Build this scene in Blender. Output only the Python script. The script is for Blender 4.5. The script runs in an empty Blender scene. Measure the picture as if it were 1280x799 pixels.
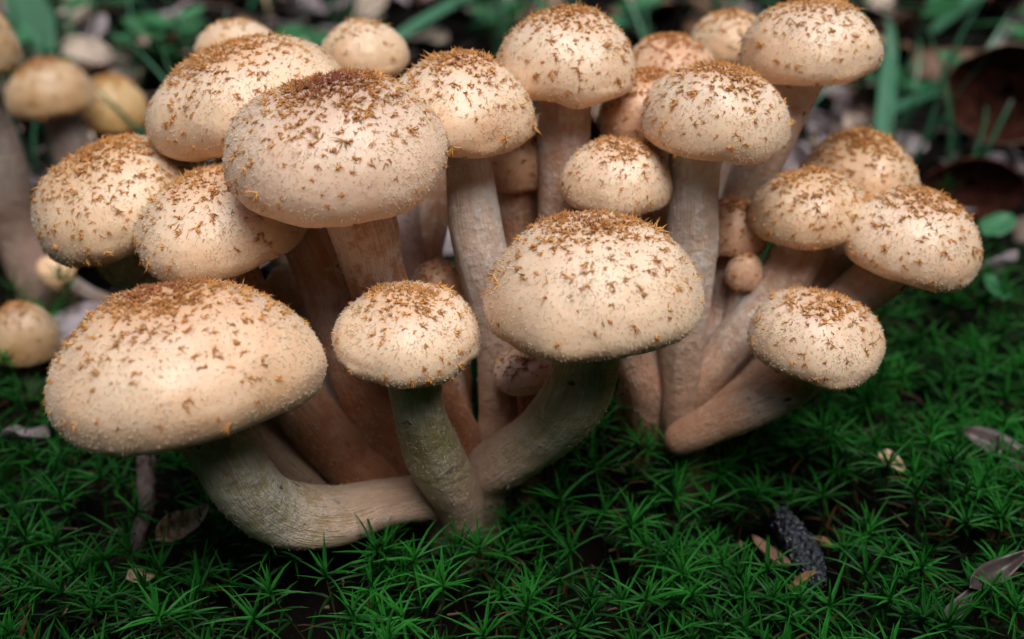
import bpy, math, random
import numpy as np
from mathutils import Vector, Matrix, Euler
from mathutils import noise as mnoise

random.seed(7); rng = np.random.default_rng(7)
scene = bpy.context.scene
COL = scene.collection
K = 0.01            # all sizes below are written in centimetres

# ------------------------------------------------------------------ camera
cam_d = bpy.data.cameras.new('camera')
cam = bpy.data.objects.new('camera', cam_d); COL.objects.link(cam); scene.camera = cam
cam.location = (0, -14.2*K, 10.9*K)
cam.rotation_euler = (math.radians(62), 0, 0)
cam_d.sensor_width = 36; cam_d.lens = 38.59
cam_d.clip_start = 0.005; cam_d.clip_end = 200
cam_d.dof.use_dof = True; cam_d.dof.focus_distance = 15.1*K; cam_d.dof.aperture_fstop = 14.5

# ------------------------------------------------------------------ sky, sun, exposure
SUN_EL, SUN_ROT = math.radians(66), math.radians(152)
w = bpy.data.worlds.new('World'); scene.world = w; w.use_nodes = True
wn = w.node_tree; wn.nodes.clear()
sky = wn.nodes.new('ShaderNodeTexSky'); sky.sky_type = 'NISHITA'; sky.sun_disc = False
sky.sun_elevation = SUN_EL; sky.sun_rotation = SUN_ROT; sky.air_density = 1.2; sky.dust_density = 2.5; sky.ozone_density = 1.0
bg = wn.nodes.new('ShaderNodeBackground'); bg.inputs['Strength'].default_value = 0.05
wo = wn.nodes.new('ShaderNodeOutputWorld')
wn.links.new(sky.outputs[0], bg.inputs[0]); wn.links.new(bg.outputs[0], wo.inputs[0])
sd = bpy.data.lights.new('sun', 'SUN'); sd.energy = 1.5; sd.angle = math.radians(42); sd.color = (1.0, .965, .92)
so = bpy.data.objects.new('sun', sd); COL.objects.link(so)
sv = Vector((math.sin(SUN_ROT)*math.cos(SUN_EL), math.cos(SUN_ROT)*math.cos(SUN_EL), math.sin(SUN_EL)))
so.rotation_euler = sv.to_track_quat('Z', 'Y').to_euler(); so.location = sv*2
scene.view_settings.view_transform = 'Standard'; scene.view_settings.look = 'None'
scene.view_settings.exposure = 1.25; scene.view_settings.gamma = 1.0
scene.render.engine = 'CYCLES'
scene.cycles.use_denoising = True
scene.cycles.max_bounces = 6; scene.cycles.diffuse_bounces = 3; scene.cycles.glossy_bounces = 2
scene.cycles.transmission_bounces = 3; scene.cycles.transparent_max_bounces = 4

# ------------------------------------------------------------------ helpers
def mesh(name, V, quads=None, tris=None, mat=None, smooth=True, attrs=None):
    me = bpy.data.meshes.new(name)
    V = np.asarray(V, dtype=np.float32)*K
    me.vertices.add(len(V)); me.vertices.foreach_set('co', V.ravel())
    q = np.zeros((0, 4), int) if quads is None else np.asarray(quads, int).reshape(-1, 4)
    t = np.zeros((0, 3), int) if tris is None else np.asarray(tris, int).reshape(-1, 3)
    loops = np.concatenate([q.ravel(), t.ravel()]).astype(np.int32)
    me.loops.add(len(loops)); me.loops.foreach_set('vertex_index', loops)
    n = len(q)+len(t); me.polygons.add(n)
    st = np.concatenate([np.arange(len(q))*4, len(q)*4+np.arange(len(t))*3]).astype(np.int32)
    me.polygons.foreach_set('loop_start', st)
    me.polygons.foreach_set('use_smooth', np.full(n, smooth))
    me.update(calc_edges=True); me.validate()
    for an, (ty, data) in (attrs or {}).items():
        a = me.attributes.new(an, ty, 'POINT')
        a.data.foreach_set({'FLOAT': 'value', 'FLOAT_VECTOR': 'vector', 'FLOAT_COLOR': 'color'}[ty], np.asarray(data, np.float32).ravel())
    if mat: me.materials.append(mat)
    return me

def link(name, data, parent=None, loc=None, rot=None):
    o = bpy.data.objects.new(name, data); COL.objects.link(o)
    if parent: o.parent = parent
    if loc is not None: o.location = tuple(float(c)*K for c in loc)
    if rot is not None: o.rotation_euler = rot
    return o

def tag(o, label=None, cat=None, group=None, kind=None):
    if label: o['label'] = label
    if cat: o['category'] = cat
    if group: o['group'] = group
    if kind: o['kind'] = kind
    return o

_perm = np.random.default_rng(3).random((64, 64))
def vnoise(x, y):
    x = np.asarray(x, float); y = np.asarray(y, float)
    xi = np.floor(x).astype(int); yi = np.floor(y).astype(int); fx = x-xi; fy = y-yi
    fx = fx*fx*(3-2*fx); fy = fy*fy*(3-2*fy)
    g = lambda a, b: _perm[a % 64, b % 64]
    return ((g(xi, yi)*(1-fx)+g(xi+1, yi)*fx)*(1-fy)+(g(xi, yi+1)*(1-fx)+g(xi+1, yi+1)*fx)*fy)*2-1

def ground_z(x, y):
    x = np.asarray(x, float); y = np.asarray(y, float)
    z = -1.35+vnoise(x*.35+9, y*.35)*.35+vnoise(x*1.1, y*1.1+5)*.14+vnoise(x*4, y*4)*.04
    z = z-.9*np.exp(-(((x-4.6)/1.0)**2+((y-.2)/1.6)**2))          # the hollow with the charred wood
    z = z-.7*np.exp(-(((x-8.3)/.8)**2+((y-4.6)/.8)**2))
    z = z-.6*np.exp(-(((x+5.6)/.7)**2+((y-.4)/1.3)**2))
    z = z+1.15*np.exp(-(((x-1.5)/1.25)**2+((y-1.15)/1.15)**2))+.25*np.exp(-(((x-7.5)/2.5)**2+((y-4)/2.5)**2))
    far = np.clip((y-8)/14, 0, 1)
    z = z+far*.5+vnoise(x*.08+3, y*.08)*1.2*np.clip((np.hypot(x, y)-20)/20, 0, 3)
    return z

class NT:
    def __init__(s, name):
        s.m = bpy.data.materials.new(name); s.m.use_nodes = True; s.t = s.m.node_tree; s.t.nodes.clear()
        s.out = s.t.nodes.new('ShaderNodeOutputMaterial')
    def n(s, ty, ins=None, **kw):
        nd = s.t.nodes.new(ty)
        for k, v in kw.items(): setattr(nd, k, v)
        for k, v in (ins or {}).items():
            if isinstance(v, bpy.types.NodeSocket): s.t.links.new(v, nd.inputs[k])
            else: nd.inputs[k].default_value = v
        return nd
    def ramp(s, fac, stops, interp='LINEAR'):
        r = s.t.nodes.new('ShaderNodeValToRGB'); s.t.links.new(fac, r.inputs[0]); r.color_ramp.interpolation = interp
        e = r.color_ramp.elements
        while len(e) < len(stops): e.new(.5)
        for el, (p, c) in zip(e, stops): el.position = p; el.color = c if len(c) == 4 else (*c, 1)
        return r.outputs[0]
    def mix(s, fac, a, b, mode='MIX'):
        m = s.t.nodes.new('ShaderNodeMix'); m.data_type = 'RGBA'; m.blend_type = mode
        for i, v in ((0, fac), (6, a), (7, b)):
            if isinstance(v, bpy.types.NodeSocket): s.t.links.new(v, m.inputs[i])
            else: m.inputs[i].default_value = v if i == 0 else ((*v, 1) if len(v) == 3 else v)
        return m.outputs[2]
    def math(s, op, a, b=0.0, clamp=False):
        m = s.t.nodes.new('ShaderNodeMath'); m.operation = op; m.use_clamp = clamp
        for i, v in ((0, a), (1, b)):
            if isinstance(v, bpy.types.NodeSocket): s.t.links.new(v, m.inputs[i])
            else: m.inputs[i].default_value = v
        return m.outputs[0]
    def noise(s, scale, vec=None, detail=4, rough=.55):
        n = s.n('ShaderNodeTexNoise', {'Scale': scale, 'Detail': detail, 'Roughness': rough})
        if vec is not None: s.t.links.new(vec, n.inputs['Vector'])
        return n.outputs[0]
    def done(s, shader): s.t.links.new(shader, s.out.inputs[0]); return s.m

# ------------------------------------------------------------------ materials
def cap_material(name, mid, disc_col, margin, disc_amount):
    t = NT(name)
    tt = t.n('ShaderNodeAttribute', attribute_name='tt').outputs['Fac']
    oc = t.n('ShaderNodeTexCoord').outputs['Object']
    n1 = t.noise(160, oc, 4); n2 = t.noise(700, oc, 3); rnd = t.n('ShaderNodeObjectInfo').outputs['Random']
    n3 = t.n('ShaderNodeTexNoise', {'Scale': 75, 'Detail': 4, 'Vector': oc, 'W': t.math('MULTIPLY', rnd, 40)}, noise_dimensions='4D').outputs[0]
    d = t.math('ADD', tt, t.math('MULTIPLY', t.math('SUBTRACT', n1, .5), .28))
    discm = t.ramp(d, [(0.0, (disc_amount,)*3), (.28, (disc_amount*.8,)*3), (.55, (disc_amount*.42,)*3), (.90, (0, 0, 0))])
    base = t.mix(discm, mid, disc_col)
    mm = t.ramp(t.math('MULTIPLY', d, .5), [(.30, (0, 0, 0)), (.47, (.6,)*3), (.62, (1, 1, 1))])
    base = t.mix(mm, base, margin)
    base = t.mix(t.math('MULTIPLY', rnd, .35), base, (mid[0]*.97, mid[1]*.84, mid[2]*.70))
    base = t.mix(t.math('MULTIPLY', t.ramp(n3, [(.46, (0, 0, 0)), (.70, (1, 1, 1))]), .65), base, (margin[0]*.84, margin[1]*.68, margin[2]*.52))
    base = t.mix(t.math('MULTIPLY', t.ramp(n2, [(.45, (0, 0, 0)), (.75, (1, 1, 1))]), .25), base, (mid[0]*.72, mid[1]*.58, mid[2]*.42))
    bmp = t.n('ShaderNodeBump', {'Strength': .35, 'Distance': .0004, 'Height': t.math('ADD', n2, t.math('MULTIPLY', n1, .8))})
    p = t.n('ShaderNodeBsdfPrincipled', {'Base Color': base, 'Roughness': .42, 'Specular IOR Level': .5, 'Subsurface Weight': .6, 
        'Subsurface Radius': (1, .48, .26), 'Subsurface Scale': .0019, 'Normal': bmp.outputs[0], 'Sheen Weight': .15, 'Sheen Roughness': .4})
    return t.done(p.outputs[0])

DISC = {'': (.60, .24, .08), 'ochre': (.58, .27, .075), 'orange': (.54, .20, .055), 'back': (.30, .13, .045), 'pink': (.40, .2, .12), 'yellow': (.5, .27, .06)}
MID = {'': (.92, .78, .63), 'ochre': (.87, .72, .56), 'orange': (.84, .60, .43), 'pink': (.92, .76, .68), 'back': (.76, .60, .42), 'yellow': (.74, .60, .38)}
MARG = {'': (.86, .59, .38), 'ochre': (.80, .53, .31), 'orange': (.74, .40, .25), 'pink': (.80, .52, .42), 'back': (.46, .28, .12), 'yellow': (.6, .35, .10)}
_cm = {}
MID['red'] = (.91, .765, .64); MARG['red'] = (.84, .57, .42); DISC['red'] = (.34, .09, .06)
def cap_mat(tint, disc):
    k = (tint, round(disc, 1))
    if k not in _cm: _cm[k] = cap_material('cap_skin_'+(tint or 'cream'), MID[tint], DISC[tint], MARG[tint], min(1, .25+.65*disc))
    return _cm[k]

def stem_material(name, c, dark, pale, foot=None):
    t = NT(name)
    fib = t.n('ShaderNodeAttribute', attribute_name='fib').outputs['Vector']
    vv = t.n('ShaderNodeAttribute', attribute_name='vv').outputs['Fac']
    oc = t.n('ShaderNodeTexCoord').outputs['Object']
    nf = t.noise(5, fib, 6, .7); nf2 = t.noise(3, fib, 3); nl = t.noise(26, fib, 3, .6); no = t.noise(330, oc, 5, .68); nb = t.noise(70, oc, 3)
    base = t.mix(t.math('MULTIPLY', t.ramp(t.math('ADD', t.math('MULTIPLY', nf, .45), t.math('MULTIPLY', nb, .55)), [(.38, (0, 0, 0)), (.58, (1, 1, 1))]), 1.0), dark, c)
    base = t.mix(t.math('MULTIPLY', t.ramp(nf2, [(.42, (0, 0, 0)), (.60, (1, 1, 1))]), .45), base, pale)
    ns3 = t.noise(110, oc, 4, .6); base = t.mix(t.math('MULTIPLY', t.ramp(ns3, [(.54, (0, 0, 0)), (.68, (1, 1, 1))]), .6), base, (dark[0]*.9, dark[1]*.62, dark[2]*.5))
    base = t.mix(t.ramp(t.math('ADD', t.math('MULTIPLY', no, .6), t.math('MULTIPLY', nb, .5)), [(.545, (0, 0, 0)), (.60, (.85,)*3)]), base, pale)
    base = t.mix(t.math('MULTIPLY', t.ramp(nl, [(.35, (1, 1, 1)), (.52, (0, 0, 0))]), .6), base, dark)
    sp = t.noise(330, oc, 2, .4); base = t.mix(t.ramp(sp, [(.72, (0, 0, 0)), (.75, (.8,)*3)]), base, (.07, .03, .02))
    low = t.ramp(vv, [(.34, (0, 0, 0)), (.6, (.8,)*3)])
    base = t.mix(low, base, foot or (dark[0]*.95, dark[1]*.8, dark[2]*.7))
    h = t.math('ADD', t.math('MULTIPLY', nl, .8), t.math('MULTIPLY', no, 1.5))
    bmp = t.n('ShaderNodeBump', {'Strength': 1.0, 'Distance': .0009, 'Height': h})
    p = t.n('ShaderNodeBsdfPrincipled', {'Base Color': base, 'Roughness': .68, 'Specular IOR Level': .2, 'Subsurface Weight': .35,
        'Subsurface Radius': (1, .42, .22), 'Subsurface Scale': .0018, 'Normal': bmp.outputs[0]})
    return t.done(p.outputs[0])
STEM = {
 'olive': stem_material('stem_olive', (.68, .59, .37), (.48, .43, .21), (.86, .78, .66), (.82, .54, .40)),  # green tint puts light reflected from the moss into the colour
 'pale': stem_material('stem_pale', (.82, .66, .55), (.70, .50, .38), (.90, .83, .78)),
 'pink': stem_material('stem_pink', (.80, .55, .44), (.68, .40, .28), (.86, .74, .68)),
 'brown': stem_material('stem_brown', (.68, .38, .24), (.50, .23, .12), (.84, .66, .56)),
 'tan': stem_material('stem_tan', (.76, .53, .40), (.62, .37, .24), (.84, .72, .62)),
 'mauve': stem_material('stem_mauve', (.44, .35, .30), (.30, .22, .18), (.54, .48, .45)),
}
def attr_mat(name, rough=.55, trans=0.0, spec=.4):
    t = NT(name)
    c = t.n('ShaderNodeAttribute', attribute_name='col').outputs['Color']
    p = t.n('ShaderNodeBsdfPrincipled', {'Base Color': c, 'Roughness': rough, 'Specular IOR Level': spec})
    if not trans: return t.done(p.outputs[0])
    tr = t.n('ShaderNodeBsdfTranslucent', {'Color': c})
    mx = t.n('ShaderNodeMixShader', {0: trans, 1: p.outputs[0], 2: tr.outputs[0]})
    return t.done(mx.outputs[0])
M_SCALE = attr_mat('scale_fibres', .55, .16)
M_FUZZ = attr_mat('cap_fuzz', .3, .35, .8)
M_FIBRE = attr_mat('stem_fibres', .5, .3)
M_MOSS = attr_mat('moss_leaves', .5, .28, .14)

def soil_mat():
    t = NT('dark_soil'); oc = t.n('ShaderNodeTexCoord').outputs['Object']
    a = t.noise(90, oc, 6, .65); b = t.noise(500, oc, 4, .6); c = t.noise(9, oc, 4)
    col = t.ramp(a, [(.3, (.001, .001, .001)), (.6, (.005, .0035, .0025)), (.8, (.016, .011, .008))])
    col = t.mix(t.math('MULTIPLY', t.ramp(c, [(.5, (0, 0, 0)), (.62, (1, 1, 1))]), .4), col, (.010, .007, .0055))
    bm = t.n('ShaderNodeBump', {'Strength': 1.0, 'Distance': .002, 'Height': t.math('ADD', a, b)})
    return t.done(t.n('ShaderNodeBsdfPrincipled', {'Base Color': col, 'Roughness': .9, 'Specular IOR Level': .08, 'Normal': bm.outputs[0]}).outputs[0])

def leaf_litter_mat(name, stops, rough=.5):
    t = NT(name); oc = t.n('ShaderNodeTexCoord').outputs['Object']
    r = t.n('ShaderNodeObjectInfo').outputs['Random']
    col = t.ramp(r, stops)
    a = t.noise(120, oc, 5, .6); b = t.noise(420, oc, 3)
    col = t.mix(t.math('MULTIPLY', t.ramp(a, [(.4, (0, 0, 0)), (.7, (1, 1, 1))]), .55), col, (.07, .04, .03))
    col = t.mix(t.math('MULTIPLY', t.ramp(b, [(.6, (0, 0, 0)), (.7, (1, 1, 1))]), .5), col, (.03, .02, .015))
    bm = t.n('ShaderNodeBump', {'Strength': .6, 'Distance': .0006, 'Height': a})
    return t.done(t.n('ShaderNodeBsdfPrincipled', {'Base Color': col, 'Roughness': rough, 'Normal': bm.outputs[0]}).outputs[0])
M_LITTER = leaf_litter_mat('dead_leaf_skin', [(0, (.16, .10, .08)), (.2, (.30, .22, .22)), (.4, (.20, .11, .07)), (.6, (.34, .26, .25)), (.8, (.13, .075, .055)), (1, (.42, .34, .30))])
def green_mat(name, a, b):
    t = NT(name); oc = t.n('ShaderNodeTexCoord').outputs['Object']
    r = t.n('ShaderNodeObjectInfo').outputs['Random']
    col = t.mix(r, a, b); n = t.noise(150, oc, 4)
    col = t.mix(t.math('MULTIPLY', n, .4), col, (a[0]*.4, a[1]*.45, a[2]*.4))
    p = t.n('ShaderNodeBsdfPrincipled', {'Base Color': col, 'Roughness': .38, 'Specular IOR Level': .5})
    tr = t.n('ShaderNodeBsdfTranslucent', {'Color': col})
    return t.done(t.n('ShaderNodeMixShader', {0: .25, 1: p.outputs[0], 2: tr.outputs[0]}).outputs[0])
M_GREEN = green_mat('green_leaf_skin', (.03, .16, .05), (.09, .30, .14))
M_GRASS = green_mat('grass_skin', (.04, .15, .07), (.11, .30, .18))
def bark_mat(name, lo, hi, rough=.7, scale=300, spec=.35):
    t = NT(name); oc = t.n('ShaderNodeTexCoord').outputs['Object']
    a = t.noise(scale, oc, 5, .65); v = t.n('ShaderNodeTexVoronoi', {'Scale': scale*1.3, 'Vector': oc}).outputs['Distance']
    col = t.ramp(a, [(.35, lo), (.68, hi)])
    bm = t.n('ShaderNodeBump', {'Strength': 1.0, 'Distance': .0008, 'Height': t.math('ADD', a, v)})
    return t.done(t.n('ShaderNodeBsdfPrincipled', {'Base Color': col, 'Roughness': rough, 'Specular IOR Level': spec, 'Normal': bm.outputs[0]}).outputs[0])
M_TWIG = bark_mat('twig_bark', (.03, .02, .018), (.12, .085, .075))
M_CHAR = bark_mat('charred_wood', (.008, .009, .013), (.02, .026, .044), .25, 900, .8)
M_CHIP = bark_mat('chip_pale', (.28, .19, .10), (.50, .40, .26), .7, 500)
M_WOOD = bark_mat('wood_chip', (.10, .045, .02), (.24, .12, .06), .7, 600)
M_DARKCAP = bark_mat('decayed_gills', (.02, .007, .005), (.09, .03, .02), .9, 300, .05)
M_RIM = bark_mat('decayed_cap_skin', (.06, .035, .02), (.30, .22, .15), .6, 200)

# ------------------------------------------------------------------ ground
n = 300
s = np.linspace(-1, 1, n); gx = np.sinh(s*5.6)/math.sinh(5.6)*3000
X, Y = np.meshgrid(gx, gx+6); Z = ground_z(X, Y)
idx = np.arange(n*n).reshape(n, n)
q = np.stack([idx[:-1, :-1], idx[:-1, 1:], idx[1:, 1:], idx[1:, :-1]], -1).reshape(-1, 4)
g = link('ground', mesh('ground', np.stack([X, Y, Z], -1).reshape(-1, 3), q, None, soil_mat()))
tag(g, kind='structure')

# ------------------------------------------------------------------ mushrooms
# label, cap centre, cap axis, cap radius, dome height / radius, style, stem points (x, y, z, radius) from cap to base; centimetres
MUSHROOMS = [
    ('largest cap, pale with a brown centre, low at the front left on a bent stem', (-4.312, -1.8, 3.454), (-0.156, 0.208, 0.966), 1.784, 0.674, {'red': 0.6, 'rim': 0.15, 'm': 0.27, 'rin': 0.74, 'disc': 1, 'st': 'olive'}, [(-4.29, -1.84, 3.29, 0.455), (-3.92, -1.9, 2.39, 0.455), (-3.73, -1.8, 1.7, 0.49), (-3.38, -1.4, 0.92, 0.501), (-2.77, -1.0, 0.49, 0.458), (-2.05, -0.5, 0.37, 0.397), (-1.4, -0.1, 0.16, 0.395), (-1.15, 0.2, -0.33, 0.341), (-1.11, 0.5, -1.3, 0.273)]),
    ('small bristly mushroom on an olive stem in front, between the two largest front caps', (-1.386, -1.0, 3.58), (0.035, -0.035, 0.999), 1.012, 0.7, {'m': 0.26, 'rin': 0.74, 'disc': 0.5, 'st': 'olive'}, [(-1.39, -1.0, 3.49, 0.394), (-1.38, -1.0, 2.86, 0.394), (-1.32, -0.9, 2.26, 0.392), (-1.14, -0.6, 1.27, 0.41), (-0.83, -0.2, 0.11, 0.394), (-0.78, 0.1, -1.3, 0.315)]),
    ('large creamy rounded cap front centre, its olive stem curving down to the left', (1.047, -0.8, 4.029), (-0.07, 0.139, 0.988), 1.521, 0.8, {'red': 0.5, 'rim': 0.15, 'm': 0.26, 'rin': 0.6, 'disc': 0.5, 'st': 'olive'}, [(1.06, -0.82, 3.89, 0.466), (1.05, -0.7, 3.05, 0.466), (0.89, -0.6, 2.34, 0.456), (0.51, -0.3, 1.58, 0.461), (-0.05, 0.0, 0.88, 0.44), (-0.45, 0.3, 0.24, 0.389), (-0.51, 0.6, -1.3, 0.311)]),
    ('large pale cap with a dark reddish centre, upper left, on a thick fibrous brown stem', (-2.363, 0.3, 5.727), (-0.035, -0.105, 0.994), 1.543, 0.735, {'red': 1.0, 'tint': 'red', 'rim': 0.15, 'm': 0.27, 'rin': 0.74, 'disc': 1, 'st': 'brown'}, [(-2.36, 0.32, 5.58, 0.48), (-2.12, 0.3, 4.74, 0.48), (-2.06, 0.5, 4.01, 0.461), (-1.82, 0.7, 2.97, 0.455), (-1.22, 0.8, 1.46, 0.399), (-0.73, 0.7, 0.27, 0.397), (-0.66, 1.0, -1.3, 0.318)]),
    ('broad tilted cap at the upper left, partly covered by the reddish centred one', (-4.174, 2.6, 5.804), (-0.225, -0.035, 0.974), 1.539, 0.598, {'m': 0.28, 'rin': 0.74, 'disc': 0.8, 'st': 'brown'}, [(-4.14, 2.61, 5.66, 0.408), (-3.93, 2.5, 5.05, 0.408), (-3.07, 1.5, 3.82, 0.451), (-2.65, 1.1, 2.47, 0.484), (-2.14, 0.8, 1.15, 0.481), (-1.78, 0.6, 0.18, 0.448), (-1.73, 0.9, -1.3, 0.358)]),
    ('medium cap between the largest front left cap and the big reddish centred one', (-4.361, 1.0, 4.385), (-0.156, -0.07, 0.985), 1.317, 0.645, {'m': 0.26, 'rin': 0.74, 'disc': 0.7, 'st': 'brown'}, [(-4.34, 1.01, 4.27, 0.443), (-4.31, 1.0, 3.51, 0.443), (-3.79, 0.6, 2.46, 0.472), (-3.17, 0.4, 1.34, 0.469), (-2.57, 0.3, 0.56, 0.425), (-2.14, 0.2, 0.16, 0.388), (-2.08, 0.5, -1.3, 0.31)]),
    ('leftmost cap of the cluster, ochre tinged, beside the medium left cap', (-6.257, 2.2, 4.243), (-0.208, -0.07, 0.976), 1.408, 0.74, {'m': 0.28, 'rin': 0.74, 'disc': 0.8, 'tint': 'ochre', 'st': 'olive'}, [(-6.23, 2.21, 4.11, 0.392), (-6.4, 2.1, 3.38, 0.392), (-5.94, 2.0, 2.99, 0.394), (-4.86, 1.0, 2.09, 0.41), (-3.86, 0.4, 0.8, 0.386), (-3.2, 0.3, 0.0, 0.392), (-3.1, 0.6, -1.3, 0.314)]),
    ('upper middle cap on a long pale stem right of the large reddish centred cap', (-0.774, 2.0, 5.832), (0.035, -0.07, 0.997), 1.116, 0.798, {'m': 0.26, 'rin': 0.74, 'disc': 0.7, 'st': 'pale'}, [(-0.78, 2.01, 5.73, 0.37), (-0.7, 2.0, 5.29, 0.37), (-0.55, 1.6, 4.05, 0.4), (-0.23, 1.3, 2.51, 0.398), (-0.18, 1.0, 1.18, 0.354), (-0.27, 0.8, 0.36, 0.345), (-0.28, 1.1, -1.3, 0.276)]),
    ('tall rounded cap at the top centre on a straight thick pinkish stem', (0.875, 3.2, 6.155), (0.0, -0.0, 1.0), 1.132, 0.858, {'m': 0.26, 'rin': 0.74, 'disc': 0.6, 'st': 'pink'}, [(0.88, 3.2, 6.05, 0.402), (0.86, 3.2, 5.68, 0.402), (0.83, 3.0, 4.73, 0.409), (0.8, 2.7, 3.57, 0.401), (0.7, 2.0, 1.97, 0.377), (0.54, 1.2, 0.57, 0.35), (0.52, 1.5, -1.3, 0.28)]),
    ('pale glossy cap with coarse brown scales on the long stem right of centre', (3.079, 2.0, 5.677), (0.052, -0.07, 0.996), 1.123, 0.8, {'m': 0.26, 'rin': 0.74, 'disc': 0.7, 'st': 'pale'}, [(3.07, 2.01, 5.58, 0.409), (2.85, 2.0, 5.16, 0.409), (2.85, 1.8, 3.83, 0.42), (2.78, 1.5, 2.25, 0.379), (2.8, 1.4, 0.92, 0.336), (2.87, 1.6, -0.03, 0.334), (2.88, 1.9, -1.3, 0.267)]),
    ('highest cap at the upper right, its pale stem leaning down to the left', (4.81, 3.6, 6.347), (-0.087, 0.035, 0.996), 1.13, 0.747, {'m': 0.26, 'rin': 0.74, 'disc': 0.5, 'st': 'pale'}, [(4.82, 3.6, 6.24, 0.46), (4.67, 3.6, 5.93, 0.46), (4.36, 3.3, 5.18, 0.383), (4.04, 3.6, 3.94, 0.387), (3.86, 4.0, 2.54, 0.35), (3.33, 2.8, 0.2, 0.292), (3.25, 3.1, -1.3, 0.234)]),
    ('small round button with a glossy white front, below the tallest centre cap', (1.658, 1.8, 4.749), (0.035, -0.052, 0.998), 0.853, 0.821, {'m': 0.26, 'rin': 0.74, 'disc': 0.7, 'st': 'pink'}, [(1.66, 1.8, 4.67, 0.301), (1.69, 1.8, 4.3, 0.301), (1.88, 1.8, 3.12, 0.324), (2.07, 1.7, 1.83, 0.347), (2.28, 1.6, 0.95, 0.353), (2.31, 1.9, -1.3, 0.282)]),
    ('orange shaded cap squeezed behind the small round button and the glossy cap', (2.262, 3.5, 5.226), (0.0, -0.0, 1.0), 0.82, 1.018, {'m': 0.26, 'rin': 0.74, 'disc': 1, 'tint': 'orange', 'st': 'pink'}, [(2.26, 3.5, 5.15, 0.323), (2.22, 3.4, 4.73, 0.323), (2.38, 3.0, 3.44, 0.327), (2.29, 2.4, 1.59, 0.333), (2.16, 2.0, 0.7, 0.334), (2.14, 2.3, -1.3, 0.267)]),
    ('back cap with an orange top showing right of the top centre cap', (2.741, 5.0, 5.654), (0.0, -0.0, 1.0), 0.813, 0.796, {'m': 0.26, 'rin': 0.74, 'disc': 0.9, 'tint': 'orange', 'st': 'pink'}, [(2.74, 5.0, 5.58, 0.284), (2.81, 5.0, 5.54, 0.284), (2.83, 3.4, 3.12, 0.308), (2.72, 2.2, 0.91, 0.307), (2.7, 2.5, -1.3, 0.246)]),
    ('blurred plain tan cap behind the highest cap at the upper right', (4.094, 6.5, 5.702), (-0.052, -0.0, 0.999), 0.793, 0.835, {'m': 0.26, 'rin': 0.74, 'disc': 0.5, 'tint': 'ochre', 'st': 'pale'}, [(4.1, 6.5, 5.63, 0.272), (4.12, 6.4, 5.42, 0.272), (3.94, 5.0, 3.55, 0.297), (3.83, 4.4, 2.02, 0.27), (3.26, 3.2, 0.3, 0.267), (3.17, 3.5, -1.3, 0.214)]),
    ('brown topped cap at the back of the right hand group of three', (5.996, 3.8, 3.747), (0.035, -0.052, 0.998), 1.118, 1.041, {'m': 0.26, 'rin': 0.74, 'disc': 1, 'tint': 'ochre', 'st': 'tan'}, [(5.99, 3.81, 3.65, 0.506), (5.83, 3.7, 3.48, 0.506), (5.36, 2.9, 2.89, 0.495), (4.44, 2.3, 1.96, 0.41), (3.48, 1.8, 1.07, 0.355), (3.34, 2.1, -1.3, 0.284)]),
    ('left cap of the right hand group of three, scaly, on a long slanting stem', (4.781, 2.3, 4.07), (-0.139, -0.052, 0.989), 0.925, 0.786, {'m': 0.26, 'rin': 0.74, 'disc': 0.8, 'tint': 'ochre', 'st': 'tan'}, [(4.79, 2.3, 3.99, 0.435), (4.81, 2.4, 3.59, 0.435), (4.3, 2.0, 2.73, 0.41), (3.57, 1.7, 1.83, 0.373), (3.08, 1.5, 0.94, 0.324), (3.01, 1.8, -1.3, 0.259)]),
    ('rightmost cap, tilted outwards over the moss at the right', (6.321, 1.8, 3.744), (0.208, -0.07, 0.976), 1.096, 0.803, {'m': 0.26, 'rin': 0.74, 'disc': 0.8, 'st': 'tan'}, [(6.3, 1.81, 3.65, 0.415), (6.12, 1.9, 3.29, 0.415), (5.67, 1.9, 2.84, 0.42), (4.8, 1.8, 2.01, 0.374), (3.97, 1.6, 1.27, 0.337), (3.1, 1.3, 0.67, 0.323), (2.97, 1.6, -1.3, 0.258)]),
    ('round scaly cap at the front right on a stem lying almost sideways', (4.516, 0.2, 2.87), (0.087, -0.052, 0.995), 1.011, 0.73, {'bare': 1, 'm': 0.26, 'rin': 0.74, 'disc': 0.6, 'st': 'tan'}, [(4.51, 0.2, 2.78, 0.333), (4.46, 0.3, 2.15, 0.333), (3.99, 0.4, 1.71, 0.326), (3.36, 0.6, 1.21, 0.321), (2.89, 0.7, 0.86, 0.3), (2.66, 0.75, 0.67, 0.249), (2.53, 0.8, 0.54, 0.053)]),
    ('little orange brown button beside the long straight stem right of centre', (3.682, 2.7, 3.5), (0.052, -0.052, 0.997), 0.621, 1.046, {'m': 0.26, 'rin': 0.74, 'disc': 0.9, 'tint': 'orange', 'st': 'pink'}, [(3.68, 2.7, 3.44, 0.257), (3.72, 2.7, 3.16, 0.257), (3.58, 2.4, 2.37, 0.272), (3.29, 2.0, 1.35, 0.274), (3.25, 2.3, -1.3, 0.219)]),
    ('smallest button at the right, just below the little orange brown one', (3.831, 2.1, 3.068), (0.07, -0.052, 0.996), 0.321, 1.269, {'m': 0.5, 'rin': 0.74, 'disc': 0.7, 'tint': 'orange', 'st': 'pink'}, [(3.83, 2.1, 3.01, 0.146), (3.79, 2.1, 2.86, 0.146), (3.61, 2.0, 1.97, 0.162), (3.36, 1.9, 1.09, 0.165), (3.32, 2.2, -1.3, 0.132)]),
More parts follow.
